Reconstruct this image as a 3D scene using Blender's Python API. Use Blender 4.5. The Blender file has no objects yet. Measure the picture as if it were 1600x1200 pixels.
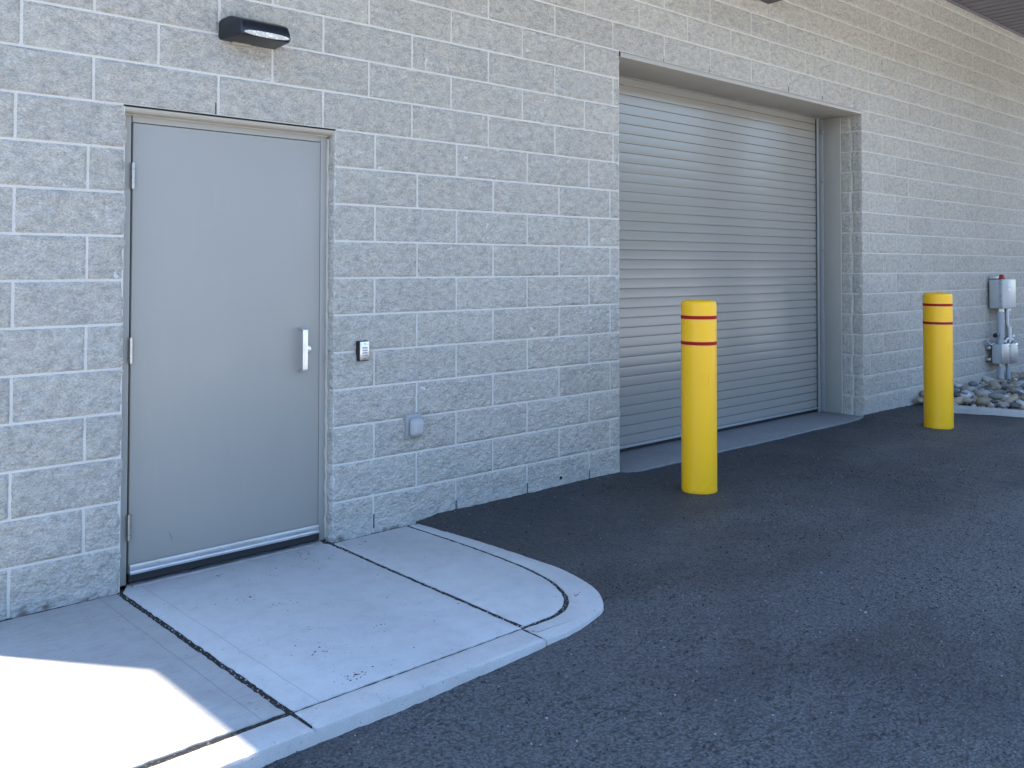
import bpy, bmesh, math, random
import numpy as np
from mathutils import Vector, Matrix

random.seed(7)
rng = np.random.default_rng(7)
S = bpy.context.scene
COL = S.collection

# ------------------------------------------------------------------ camera
F_PX, CX, CY = 1442.303, 734.652, 379.247          # solved from the block grid, in pixels of a 1600 x 1200 frame
YAW, PITCH, ROLL = 0.72757, 0.024317, 0.002455
cam_d = bpy.data.cameras.new('camera')
cam = bpy.data.objects.new('camera', cam_d)
COL.objects.link(cam)
cam_d.sensor_fit = 'HORIZONTAL'
cam_d.sensor_width = 36.0
cam_d.lens = 36.0 * F_PX / 1600.0
cam_d.shift_x = (800 - CX) / 1600.0
cam_d.shift_y = (CY - 600) / 1600.0
cam_d.clip_end = 2000
_f = Vector((math.sin(YAW) * math.cos(PITCH), math.cos(YAW) * math.cos(PITCH), math.sin(PITCH)))
_r = Vector((math.cos(YAW), -math.sin(YAW), 0))
_u = _r.cross(_f)
_r2 = math.cos(ROLL) * _r + math.sin(ROLL) * _u
_u2 = -math.sin(ROLL) * _r + math.cos(ROLL) * _u
M = Matrix((_r2, _u2, -_f)).transposed().to_4x4()
M.translation = Vector((-3.061716, -4.248648, 1.495281))
cam.matrix_world = M
S.camera = cam

# ------------------------------------------------------------------ sky, sun, exposure
SUN_EL = math.radians(76.0)
SUN_AZ = math.atan2(-0.608, 0.794)                 # behind the building, slightly left
W = bpy.data.worlds.new('World')
S.world = W
W.use_nodes = True
wn = W.node_tree
sky = wn.nodes.new('ShaderNodeTexSky')
sky.sky_type = 'NISHITA'
sky.sun_disc = False
sky.sun_elevation = SUN_EL
sky.sun_rotation = SUN_AZ
sky.altitude = 900
sky.air_density = 1.0
sky.dust_density = 0.2
sky.ozone_density = 1.7
hs = wn.nodes.new('ShaderNodeHueSaturation')            # camera-like colour saturation of the open shade
hs.inputs['Saturation'].default_value = 1.0
wn.links.new(sky.outputs[0], hs.inputs['Color'])
wn.links.new(hs.outputs[0], wn.nodes['Background'].inputs[0])
wn.nodes['Background'].inputs[1].default_value = 0.15
sun_d = bpy.data.lights.new('sun', 'SUN')
sun = bpy.data.objects.new('sun', sun_d)
COL.objects.link(sun)
sun_d.energy = 2.4
sun_d.angle = math.radians(0.53)
sun_d.color = (1.0, 0.885, 0.72)
_sd = Vector((math.sin(SUN_AZ) * math.cos(SUN_EL), math.cos(SUN_AZ) * math.cos(SUN_EL), math.sin(SUN_EL)))
sun.rotation_euler = _sd.to_track_quat('Z', 'Y').to_euler()
S.view_settings.view_transform = 'Standard'
S.view_settings.look = 'None'
S.view_settings.gamma = 1.0
S.view_settings.use_curve_mapping = False
S.view_settings.exposure = 2.18
S.render.engine = 'CYCLES'
S.cycles.max_bounces = 8
S.cycles.diffuse_bounces = 5
S.cycles.caustics_reflective = False
S.cycles.caustics_refractive = False
S.cycles.sample_clamp_indirect = 4.0
S.cycles.use_denoising = True
S.cycles.denoiser = 'OPENIMAGEDENOISE'
S.cycles.denoising_input_passes = 'RGB_ALBEDO_NORMAL'
S.cycles.denoising_prefilter = 'ACCURATE'

# ------------------------------------------------------------------ material helpers
def mat(name, base=(0.5, 0.5, 0.5), rough=0.6, metal=0.0, spec=0.5):
    m = bpy.data.materials.new(name)
    m.use_nodes = True
    b = m.node_tree.nodes['Principled BSDF']
    b.inputs['Base Color'].default_value = (*base, 1)
    b.inputs['Roughness'].default_value = rough
    b.inputs['Metallic'].default_value = metal
    b.inputs['Specular IOR Level'].default_value = spec
    return m

class NT:
    """small wrapper for building node trees"""
    def __init__(self, m):
        self.t = m.node_tree
        self.b = self.t.nodes['Principled BSDF']
        self.co = self.t.nodes.new('ShaderNodeTexCoord').outputs['Object']
    def n(self, kind, **kw):
        nd = self.t.nodes.new(kind)
        for k, v in kw.items():
            setattr(nd, k, v)
        return nd
    def l(self, a, b):
        self.t.links.new(a, b)
    def scaled(self, s):
        mp = self.n('ShaderNodeMapping')
        mp.inputs['Scale'].default_value = s
        self.l(self.co, mp.inputs[0])
        return mp.outputs[0]
    def noise(self, scale, detail=3, rough=0.55, vec=None, dist=0.0):
        nd = self.n('ShaderNodeTexNoise')
        nd.inputs['Scale'].default_value = scale
        nd.inputs['Detail'].default_value = detail
        nd.inputs['Roughness'].default_value = rough
        nd.inputs['Distortion'].default_value = dist
        self.l(vec if vec is not None else self.co, nd.inputs['Vector'])
        return nd.outputs['Fac']
    def voro(self, scale, feature='F1', vec=None, out='Distance', rnd=1.0):
        nd = self.n('ShaderNodeTexVoronoi', feature=feature)
        nd.inputs['Scale'].default_value = scale
        nd.inputs['Randomness'].default_value = rnd
        self.l(vec if vec is not None else self.co, nd.inputs['Vector'])
        return nd.outputs[out]
    def ramp(self, fac, stops):
        nd = self.n('ShaderNodeValToRGB')
        cr = nd.color_ramp
        while len(cr.elements) < len(stops):
            cr.elements.new(0.5)
        for e, (p, c) in zip(cr.elements, stops):
            e.position = p
            e.color = (c, c, c, 1) if isinstance(c, (int, float)) else (*c, 1)
        self.l(fac, nd.inputs[0])
        return nd.outputs[0]
    def mix(self, fac, a, b, mode='MIX'):
        nd = self.n('ShaderNodeMix', data_type='RGBA', blend_type=mode)
        for k, v in ((0, fac), (6, a), (7, b)):
            sock = nd.inputs[k]
            if isinstance(v, (int, float)):
                sock.default_value = v if k == 0 else (v, v, v, 1)
            elif isinstance(v, tuple):
                sock.default_value = (*v, 1)
            else:
                self.l(v, sock)
        return nd.outputs[2]
    def math(self, op, a, b=0.0, c=0.0):
        nd = self.n('ShaderNodeMath', operation=op)
        for s, v in zip(nd.inputs, (a, b, c)):
            if isinstance(v, (int, float)):
                s.default_value = v
            else:
                self.l(v, s)
        return nd.outputs[0]
    def attr(self, name):
        nd = self.n('ShaderNodeAttribute', attribute_name=name)
        return nd.outputs['Fac']
    def xyz(self):
        nd = self.n('ShaderNodeSeparateXYZ')
        self.l(self.co, nd.inputs[0])
        return nd.outputs
    def base(self, c):
        self.l(c, self.b.inputs['Base Color'])
    def rough(self, c):
        self.l(c, self.b.inputs['Roughness'])
    def bump(self, h, strength=0.5, dist=0.002, prev=None):
        nd = self.n('ShaderNodeBump')
        nd.inputs['Strength'].default_value = strength
        nd.inputs['Distance'].default_value = dist
        self.l(h, nd.inputs['Height'])
        if prev is not None:
            self.l(prev, nd.inputs['Normal'])
        self.l(nd.outputs[0], self.b.inputs['Normal'])
        return nd.outputs[0]

def m_block():
    m = mat('split_face_block', rough=0.93, spec=0.25)
    t = NT(m)
    tone = t.attr('tone')
    c = t.mix(tone, (0.435, 0.422, 0.382), (0.515, 0.50, 0.455))
    # warm and cool patches inside the blocks
    c = t.mix(t.ramp(t.noise(5.5, 3), [(0.42, 0.0), (0.72, 0.5)]), c, (0.52, 0.485, 0.42))
    c = t.mix(t.ramp(t.noise(4.0, 2, vec=t.scaled((1.3, 1, 1.7))), [(0.5, 0.0), (0.8, 0.35)]), c, (0.36, 0.365, 0.385))
    # sand grains, dark pores and pale aggregate
    # chips left by the splitting run slantwise across the faces
    mp = t.n('ShaderNodeMapping')
    mp.inputs['Rotation'].default_value = (0, math.radians(-42), 0)
    mp.inputs['Scale'].default_value = (0.72, 1.0, 1.2)
    t.l(t.co, mp.inputs[0])
    sv = mp.outputs[0]
    g = t.noise(135, 3, 0.75, vec=sv)
    c = t.mix(1.0, c, t.ramp(t.noise(26, 3, 0.6, vec=sv), [(0.3, 0.80), (0.5, 1.0), (0.7, 1.14)]), 'MULTIPLY')
    c = t.mix(1.0, c, t.ramp(g, [(0.3, 0.66), (0.5, 1.02), (0.7, 1.32)]), 'MULTIPLY')
    v = t.voro(75)
    keep = t.ramp(t.noise(37, 1), [(0.56, 0.0), (0.62, 1.0)])
    c = t.mix(t.math('MULTIPLY', t.ramp(v, [(0.12, 1.0), (0.24, 0.0)]), keep), c, (0.66, 0.65, 0.62))
    keep2 = t.ramp(t.noise(29, 1, vec=t.scaled((1.1, 1.3, 0.9))), [(0.6, 0.0), (0.68, 1.0)])
    c = t.mix(t.math('MULTIPLY', t.ramp(t.voro(58, vec=t.scaled((1.2, 1, 1.1))), [(0.10, 0.8), (0.22, 0.0)]), keep2), c, (0.15, 0.145, 0.14))
    # white efflorescence runs
    ef = t.ramp(t.noise(14, 4, 0.7, vec=t.scaled((2, 2, 1))), [(0.72, 0.0), (0.80, 0.35)])
    c = t.mix(ef, c, (0.62, 0.63, 0.64))
    # lime splash and damp along the foot of the wall
    zf = t.math('ADD', t.xyz()[2], t.math('MULTIPLY', t.math('SUBTRACT', t.noise(7, 4, 0.65), 0.5), 0.16))
    c = t.mix(t.ramp(zf, [(0.0, 0.45), (0.09, 0.0)]), c, (0.56, 0.56, 0.55))
    c = t.mix(t.math('MULTIPLY', t.ramp(zf, [(0.0, 0.8), (0.022, 0.0)]), t.ramp(t.noise(11, 3), [(0.45, 0.0), (0.6, 1.0)])), c, (0.14, 0.13, 0.11))
    t.base(c)
    h = t.math('ADD', t.noise(85, 4, 0.75, vec=sv), t.math('MULTIPLY', t.voro(52, vec=sv), 0.7))
    t.bump(h, 1.0, 0.011)
    return m

def m_mortar():
    m = mat('mortar', rough=0.95, spec=0.2)
    t = NT(m)
    c = t.mix(t.noise(3.0, 3), (0.54, 0.53, 0.49), (0.70, 0.685, 0.64))
    c = t.mix(1.0, c, t.ramp(t.noise(220, 2), [(0.3, 0.8), (0.7, 1.1)]), 'MULTIPLY')
    t.base(c)
    t.bump(t.noise(120, 3), 0.5, 0.002)
    return m

def m_paint(name, col, rough=0.42, peel=0.12, spec=0.5, wear=True):
    m = mat(name, col, rough, spec=spec)
    t = NT(m)
    c = t.mix(t.noise(1.3, 3), tuple(x * 0.95 for x in col), tuple(min(1, x * 1.05) for x in col))
    if wear:
        # faint rain runs and dust
        c = t.mix(t.ramp(t.noise(9, 4, vec=t.scaled((2.2, 2.2, 0.35))), [(0.55, 0.0), (0.8, 0.22)]), c, tuple(min(1, x * 1.16) for x in col))
        c = t.mix(t.ramp(t.noise(260, 2), [(0.72, 0.0), (0.8, 0.35)]), c, tuple(x * 0.6 for x in col))
    t.base(c)
    if wear:
        t.rough(t.ramp(t.noise(4, 3), [(0.3, rough - 0.06), (0.7, rough + 0.1)]))
    t.bump(t.noise(260, 2), peel, 0.0006)
    return m

def m_concrete(name, a, b, broom=None, stain=0.5, lines=False):
    m = mat(name, rough=0.9, spec=0.3)
    t = NT(m)
    c = t.mix(t.noise(2.2, 4, 0.6), a, b)
    c = t.mix(t.ramp(t.noise(0.9, 2), [(0.42, 0.0), (0.72, 0.5)]), c, tuple(x * 0.80 for x in a))
    c = t.mix(1.0, c, t.ramp(t.noise(11, 5, 0.7), [(0.3, 0.90), (0.5, 1.0), (0.7, 1.06)]), 'MULTIPLY')
    c = t.mix(1.0, c, t.ramp(t.noise(240, 3, 0.7), [(0.28, 0.78), (0.5, 1.0), (0.75, 1.12)]), 'MULTIPLY')
    # dark specks and scuffs clustered in places
    cl = t.ramp(t.noise(2.6, 2), [(0.56, 0.0), (0.70, 1.0)])
    sp = t.ramp(t.noise(48, 3, 0.65, vec=t.scaled((0.8, 1.4, 1))), [(0.64, 0.0), (0.70, 1.0)])
    c = t.mix(t.math('MULTIPLY', t.math('MULTIPLY', cl, sp), stain), c, (0.09, 0.085, 0.075))
    pits = t.math('MULTIPLY', t.ramp(t.voro(42), [(0.09, 1.0), (0.17, 0.0)]), t.ramp(t.noise(17, 2), [(0.52, 0.0), (0.60, 0.85)]))
    c = t.mix(pits, c, tuple(x * 0.45 for x in a))
    h = t.noise(210, 4, 0.7)
    if broom:
        br = t.noise(150, 3, 0.6, vec=t.scaled(broom))
        c = t.mix(1.0, c, t.ramp(br, [(0.3, 0.86), (0.5, 1.0), (0.75, 1.05)]), 'MULTIPLY')
        h = t.math('ADD', t.math('MULTIPLY', h, 0.7), t.math('MULTIPLY', br, 0.6))
    if lines:
        x = t.xyz()[0]
        for x0 in lines:
            d = t.math('ABSOLUTE', t.math('SUBTRACT', t.math('ADD', x, t.math('MULTIPLY', t.math('SUBTRACT', t.noise(5, 2), 0.5), 0.012)), x0))
            ln = t.ramp(d, [(0.0, 1.0), (0.0035, 0.0)])
            c = t.mix(t.math('MULTIPLY', ln, 0.45), c, tuple(q * 0.5 for q in a))
            h = t.math('SUBTRACT', h, ln)
    t.base(c)
    t.bump(t.math('SUBTRACT', h, t.math('MULTIPLY', pits, 1.5)), 0.42, 0.0022)
    return m

def m_asphalt():
    m = mat('asphalt', rough=0.65, spec=0.5)
    t = NT(m)
    c = t.mix(t.noise(0.8, 3, 0.55), (0.098, 0.098, 0.101), (0.125, 0.124, 0.125))
    # darker patches of fresh binder and dusty pale sweeps
    c = t.mix(t.ramp(t.noise(0.55, 4, 0.6, vec=t.scaled((0.7, 1.3, 1))), [(0.44, 0.0), (0.58, 0.75)]), c, (0.040, 0.040, 0.043))
    c = t.mix(t.ramp(t.noise(1.7, 5, 0.65, vec=t.scaled((0.5, 1.4, 1))), [(0.56, 0.0), (0.75, 0.45)]), c, (0.125, 0.122, 0.12))
    st = t.voro(85)
    c = t.mix(t.ramp(st, [(0.36, 0.0), (0.70, 0.65)]), c, (0.022, 0.022, 0.023))
    stone = t.math('MULTIPLY', t.ramp(st, [(0.20, 1.0), (0.34, 0.0)]), t.ramp(t.noise(45, 1), [(0.60, 0.0), (0.68, 0.7)]))
    c = t.mix(stone, c, (0.21, 0.205, 0.20))
    wild = t.ramp(t.noise(1.6, 3), [(0.36, 0.0), (0.64, 1.0)])
    pit = t.math('MULTIPLY', t.ramp(t.noise(42, 4, 0.7, vec=t.scaled((0.75, 1.25, 1))), [(0.57, 0.0), (0.64, 1.0)]), t.math('ADD', t.math('MULTIPLY', wild, 0.75), 0.25))
    c = t.mix(t.math('MULTIPLY', pit, 0.9), c, (0.006, 0.006, 0.007))
    # coarse open spots where stones have ravelled out
    op = t.math('MULTIPLY', t.ramp(t.noise(17, 5, 0.75, vec=t.scaled((0.7, 1.3, 1))), [(0.60, 0.0), (0.655, 1.0)]), t.ramp(t.noise(0.9, 3), [(0.45, 0.0), (0.62, 1.0)]))
    c = t.mix(t.math('MULTIPLY', op, 0.8), c, (0.008, 0.008, 0.009))
    # darker towards the wall, edge broken up by noise
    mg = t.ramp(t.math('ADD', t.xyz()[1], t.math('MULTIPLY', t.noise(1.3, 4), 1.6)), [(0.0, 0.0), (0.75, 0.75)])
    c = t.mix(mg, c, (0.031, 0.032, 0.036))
    t.base(c)
    t.rough(t.ramp(t.noise(1.2, 3), [(0.3, 0.55), (0.7, 0.75)]))
    h = t.math('SUBTRACT', t.math('SUBTRACT', t.noise(35, 4, 0.7), t.math('MULTIPLY', st, 0.8)), t.math('ADD', t.math('MULTIPLY', pit, 1.2), op))
    t.bump(h, 1.0, 0.010)
    return m

def m_metal(name, col, rough=0.3, brushed=None):
    m = mat(name, col, rough, 1.0)
    t = NT(m)
    t.rough(t.ramp(t.noise(60, 3, vec=t.scaled(brushed) if brushed else None), [(0.3, rough * 0.75), (0.7, rough * 1.3)]))
    c = t.mix(t.noise(14, 3), tuple(x * 0.85 for x in col), col)
    t.base(c)
    return m

def m_yellow():
    m = mat('yellow_sleeve', (0.78, 0.52, 0.02), 0.42, spec=0.5)
    t = NT(m)
    c = t.mix(t.noise(3, 3), (0.97, 0.505, 0.005), (1.0, 0.545, 0.008))
    z = t.xyz()[2]
    # scuffs and grime splashed up from the pavement
    gr = t.math('MULTIPLY', t.ramp(z, [(0.0, 1.0), (0.22, 0.0)]), t.ramp(t.noise(40, 5, 0.7), [(0.50, 0.0), (0.78, 0.35)]))
    c = t.mix(gr, c, (0.30, 0.24, 0.06))
    c = t.mix(t.ramp(t.noise(70, 3, vec=t.scaled((1, 1, 0.5))), [(0.70, 0.0), (0.76, 0.5)]), c, (0.46, 0.33, 0.03))
    t.base(c)
    t.rough(t.ramp(t.noise(9, 3), [(0.3, 0.36), (0.7, 0.52)]))
    t.bump(t.noise(150, 2), 0.08, 0.0006)
    return m

def m_rock(name, a, b):
    m = mat(name, rough=0.8, spec=0.35)
    t = NT(m)
    oi = t.n('ShaderNodeObjectInfo').outputs['Random']
    c = t.mix(t.noise(9, 4, 0.6), a, b)
    c = t.mix(1.0, c, t.ramp(oi, [(0.0, 0.72), (1.0, 1.25)]), 'MULTIPLY')
    c = t.mix(1.0, c, t.ramp(t.noise(150, 2), [(0.3, 0.8), (0.7, 1.15)]), 'MULTIPLY')
    t.base(c)
    t.bump(t.noise(70, 4), 0.25, 0.003)
    return m

MB_ = {}
MT = {
    'block': m_block(), 'mortar': m_mortar(),
    'door': m_paint('door_paint', (0.330, 0.322, 0.292), 0.40, 0.14),
    'frame': m_paint('frame_paint', (0.325, 0.318, 0.290), 0.45, 0.12),
    'slat': m_paint('shutter_paint', (0.285, 0.28, 0.258), 0.185, 0.015, wear=False, spec=0.46),
    'guide': m_paint('guide_paint', (0.30, 0.315, 0.32), 0.4, 0.06),
    'lintel': m_paint('lintel_paint', (0.40, 0.375, 0.32), 0.55, 0.1),
    'plate': m_paint('plate_paint', (0.37, 0.35, 0.31), 0.45, 0.08),
    'caulk': m_paint('sealant', (0.47, 0.44, 0.38), 0.6, 0.1, wear=False),
    'soffit': m_paint('soffit_paint', (0.155, 0.15, 0.16), 0.5, 0.05),
    'roof': m_paint('roof_metal', (0.30, 0.29, 0.28), 0.5, 0.05),
    'alu': m_metal('aluminium', (0.90, 0.90, 0.89), 0.42, (1, 1, 0.2)),
    'mill': m_metal('mill_aluminium', (0.74, 0.75, 0.77), 0.38, (0.15, 1, 1)),
    'steel': m_metal('steel_hinge', (0.50, 0.50, 0.50), 0.32),
    'galv': m_metal('dull_metal', (0.50, 0.52, 0.55), 0.45, (1, 1, 0.4)),
    'rubber': mat('black_rubber', (0.012, 0.012, 0.014), 0.7),
    'openj': mat('open_joint_mortar', (0.09, 0.09, 0.09), 0.9),
    'dark': mat('dark_gap', (0.01, 0.01, 0.01), 0.9),
    'yellow': m_yellow(),
    'red': mat('red_reflective_tape', (0.38, 0.013, 0.001), 0.6, spec=0.12),
    'tapeedge': mat('tape_edge', (0.75, 0.42, 0.16), 0.4),
    'lampbody': m_paint('lamp_body', (0.010, 0.012, 0.018), 0.36, 0.1, wear=False),
    'lens': mat('lamp_lens', (0.80, 0.78, 0.72), 0.25),
    'slab': m_concrete('sidewalk_concrete', (0.345, 0.34, 0.325), (0.415, 0.41, 0.395), (0.06, 1.0, 1), 0.6, (-1.528,)),
    'slab2': m_concrete('landing_concrete', (0.45, 0.445, 0.435), (0.53, 0.525, 0.51), None, 0.9, (-1.318,)),
    'slab3': m_concrete('corner_concrete', (0.46, 0.455, 0.44), (0.55, 0.545, 0.525), None, 0.55),
    'kerb': m_concrete('kerb_concrete', (0.44, 0.435, 0.42), (0.54, 0.53, 0.51), None, 0.5),
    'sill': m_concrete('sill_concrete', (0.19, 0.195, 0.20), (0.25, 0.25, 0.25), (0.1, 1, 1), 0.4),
    'lot': m_concrete('lot_concrete', (0.66, 0.63, 0.57), (0.74, 0.71, 0.65), None, 0.3),
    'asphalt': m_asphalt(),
    'soil': mat('joint_soil', (0.035, 0.032, 0.028), 0.95),
    'ground': mat('dry_ground', (0.30, 0.26, 0.20), 0.95),
    'hill': mat('backdrop_hill', (0.05, 0.065, 0.035), 0.95),
    'conduit': m_paint('grey_conduit', (0.36, 0.40, 0.45), 0.45, 0.05, wear=False),
    'box': m_paint('grey_enclosure', (0.40, 0.43, 0.46), 0.35, 0.05),
    'white': mat('white_label', (0.78, 0.78, 0.78), 0.5),
    'redlens': mat('red_lens', (0.35, 0.008, 0.006), 0.2),
    'black': mat('black_plastic', (0.012, 0.012, 0.013), 0.45),
    'face': m_metal('keypad_face', (0.82, 0.82, 0.83), 0.33),
    'key': mat('keypad_key', (0.42, 0.46, 0.52), 0.45),
    'ink': mat('dark_ink', (0.03, 0.03, 0.035), 0.6),
    'grit': mat('pale_grit', (0.30, 0.29, 0.27), 0.9),
    'litter': mat('dry_litter', (0.045, 0.038, 0.028), 0.95),
}
def m_clear():
    m = mat('smoky_clear_plastic', (0.62, 0.62, 0.61), 0.12, spec=0.8)
    b = m.node_tree.nodes['Principled BSDF']
    b.inputs['Transmission Weight'].default_value = 0.35
    b.inputs['IOR'].default_value = 1.2
    return m
MT['clear'] = m_clear()
nt = NT(MT['soil'])
nt.base(nt.mix(nt.ramp(nt.noise(70, 3), [(0.55, 0.0), (0.7, 1.0)]), (0.014, 0.013, 0.012), (0.10, 0.095, 0.085)))
nt.bump(nt.noise(80, 4), 0.9, 0.008)
nt = NT(MT['ground'])
nt.base(nt.mix(nt.noise(0.4, 4), (0.26, 0.22, 0.16), (0.36, 0.31, 0.24)))
nt = NT(MT['lens'])
nt.base(nt.mix(nt.ramp(nt.voro(70), [(0.2, 0.0), (0.5, 1.0)]), (0.85, 0.83, 0.78), (0.55, 0.52, 0.46)))

# ------------------------------------------------------------------ mesh helpers
class MBd:
    """collects shapes into one bmesh"""
    def __init__(self):
        self.bm = bmesh.new()
    def box(self, x0, x1, y0, y1, z0, z1, bev=0.0, seg=2):
        bm = bmesh.new()
        bmesh.ops.create_cube(bm, size=1.0)
        for v in bm.verts:
            v.co = Vector((x0 + (v.co.x + .5) * (x1 - x0), y0 + (v.co.y + .5) * (y1 - y0), z0 + (v.co.z + .5) * (z1 - z0)))
        if bev > 0:
            bmesh.ops.bevel(bm, geom=list(bm.edges), offset=bev, segments=seg, affect='EDGES', profile=0.5)
        self.add(bm)
        return self
    def add(self, bm, mtx=None):
        me = bpy.data.meshes.new('t')
        bm.to_mesh(me)
        bm.free()
        if mtx is not None:
            me.transform(mtx)
        self.bm.from_mesh(me)
        bpy.data.meshes.remove(me)
        return self
    def tube(self, pts, r, n=14, cap=True):
        pts = [Vector(p) for p in pts]
        rings = []
        for i, p in enumerate(pts):
            d = (pts[min(i + 1, len(pts) - 1)] - pts[max(i - 1, 0)]).normalized()
            a = d.orthogonal().normalized() if i == 0 else (rings_a - d * rings_a.dot(d)).normalized()
            rings_a = a
            b = d.cross(a)
            rr = r[i] if isinstance(r, (list, tuple)) else r
            rings.append([self.bm.verts.new(p + a * math.cos(2 * math.pi * k / n) * rr + b * math.sin(2 * math.pi * k / n) * rr) for k in range(n)])
        for A, B in zip(rings, rings[1:]):
            for k in range(n):
                self.bm.faces.new((A[k], A[(k + 1) % n], B[(k + 1) % n], B[k]))
        if cap:
            self.bm.faces.new(rings[0][::-1])
            self.bm.faces.new(rings[-1])
        return self
    def lathe(self, prof, n=48, cx=0, cy=0):
        rings = []
        for r, z in prof:
            if r < 1e-6:
                rings.append([self.bm.verts.new((cx, cy, z))])
            else:
                rings.append([self.bm.verts.new((cx + r * math.cos(2 * math.pi * k / n), cy + r * math.sin(2 * math.pi * k / n), z)) for k in range(n)])
        for A, B in zip(rings, rings[1:]):
            for k in range(n):
                k2 = (k + 1) % n
                if len(A) == 1 and len(B) == 1:
                    continue
                if len(A) == 1:
                    self.bm.faces.new((A[0], B[k2], B[k]))
                elif len(B) == 1:
                    self.bm.faces.new((A[k], A[k2], B[0]))
                else:
                    self.bm.faces.new((A[k], A[k2], B[k2], B[k]))
        return self
    def prism_x(self, prof, x0, x1, caps=True):
        """profile of (y, z) points swept along x"""
        A = [self.bm.verts.new((x0, y, z)) for y, z in prof]
        B = [self.bm.verts.new((x1, y, z)) for y, z in prof]
        n = len(prof)
        for k in range(n):
            self.bm.faces.new((A[k], A[(k + 1) % n], B[(k + 1) % n], B[k]))
        if caps:
            self.bm.faces.new(A[::-1])
            self.bm.faces.new(B)
        return self
    def prism_z(self, poly, z0, z1, bev=0.0, seg=2):
        bm = bmesh.new()
        f = bm.faces.new([bm.verts.new((x, y, z1)) for x, y in poly])
        bm.normal_update()
        if f.normal.z < 0:
            f.normal_flip()
        r = bmesh.ops.extrude_face_region(bm, geom=[f])
        vs = [e for e in r['geom'] if isinstance(e, bmesh.types.BMVert)]
        for v in vs:
            v.co.z = z0
        bmesh.ops.recalc_face_normals(bm, faces=bm.faces)
        if bev:
            top = [e for e in bm.edges if abs(e.verts[0].co.z - z1) < 1e-6 and abs(e.verts[1].co.z - z1) < 1e-6]
            bmesh.ops.bevel(bm, geom=top, offset=bev, segments=seg, affect='EDGES', profile=0.5)
        self.add(bm)
        return self
    def out(self, name, m, parent=None, smooth=35, loc=None):
        bmesh.ops.recalc_face_normals(self.bm, faces=self.bm.faces)
        me = bpy.data.meshes.new(name)
        self.bm.to_mesh(me)
        self.bm.free()
        return link(name, me, m, parent, smooth)

def link(name, me, m, parent=None, smooth=35):
    o = bpy.data.objects.new(name, me)
    COL.objects.link(o)
    if m is not None and not len(me.materials):
        me.materials.append(m)
    if smooth:
        me.polygons.foreach_set('use_smooth', np.ones(len(me.polygons), dtype=bool))
        me.set_sharp_from_angle(angle=math.radians(smooth))
    if parent is not None:
        o.parent = parent
        o.matrix_parent_inverse = Matrix.Translation(-parent.location)
    return o

def empty(name, loc=(0, 0, 0)):
    o = bpy.data.objects.new(name, None)
    o.empty_display_size = 0.2
    o.location = loc
    COL.objects.link(o)
    return o

def tag(o, label=None, cat=None, group=None, kind=None):
    if label: o['label'] = label
    if cat: o['category'] = cat
    if group: o['group'] = group
    if kind: o['kind'] = kind
    return o

def np_mesh(name, V, Fq, attrs=None):
    me = bpy.data.meshes.new(name)
    V = np.asarray(V, np.float32)
    Fq = np.asarray(Fq, np.int32)
    me.vertices.add(len(V))
    me.vertices.foreach_set('co', V.ravel())
    me.loops.add(Fq.size)
    me.loops.foreach_set('vertex_index', Fq.ravel())
    me.polygons.add(len(Fq))
    me.polygons.foreach_set('loop_start', np.arange(0, Fq.size, 4, dtype=np.int32))
    me.update(calc_edges=True)
    me.validate()
    for k, a in (attrs or {}).items():
        at = me.attributes.new(k, 'FLOAT', 'POINT')
        at.data.foreach_set('value', np.asarray(a, np.float32))
    return me

# value noise on a hashed lattice
_tab = rng.random((256, 256)).astype(np.float32)
def vnoise(x, y, seed=0):
    x = x + seed * 37.13
    y = y + seed * 91.71
    xi = np.floor(x).astype(int); yi = np.floor(y).astype(int)
    fx = x - xi; fy = y - yi
    fx = fx * fx * (3 - 2 * fx); fy = fy * fy * (3 - 2 * fy)
    a = _tab[xi & 255, yi & 255]; b = _tab[(xi + 1) & 255, yi & 255]
    c = _tab[xi & 255, (yi + 1) & 255]; d = _tab[(xi + 1) & 255, (yi + 1) & 255]
    return (a * (1 - fx) + b * fx) * (1 - fy) + (c * (1 - fx) + d * fx) * fy - 0.5

# ------------------------------------------------------------------ building
H = 0.2032                   # course height
DX0, DX1, DZ = -1.420, -0.272, 2.235       # door opening
GX0, GX1, GZ = 2.160, 5.935, 3.048         # roller door opening
XL, XR = -2.34, 15.5
SOFF = 4.58
building = tag(empty('building', (2.0, 0.0, 0.0)),
               'grey split-face block building with a steel door, a roller shutter and a roof overhang', 'building')

V_all, F_all, T_all = [], [], []
nv = 0
def jit(z, idn):
    z = np.asarray(z)
    return 0.012 * vnoise(z * 16 + idn * 9.1, z * 0 + idn, 3) + 0.012 * vnoise(z * 55, z * 0 + idn * 2.0, 4) \
        - 0.075 * np.clip(vnoise(z * 9 + idn * 5.5, z * 0 + idn, 5) - 0.26, 0, 1)

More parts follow.
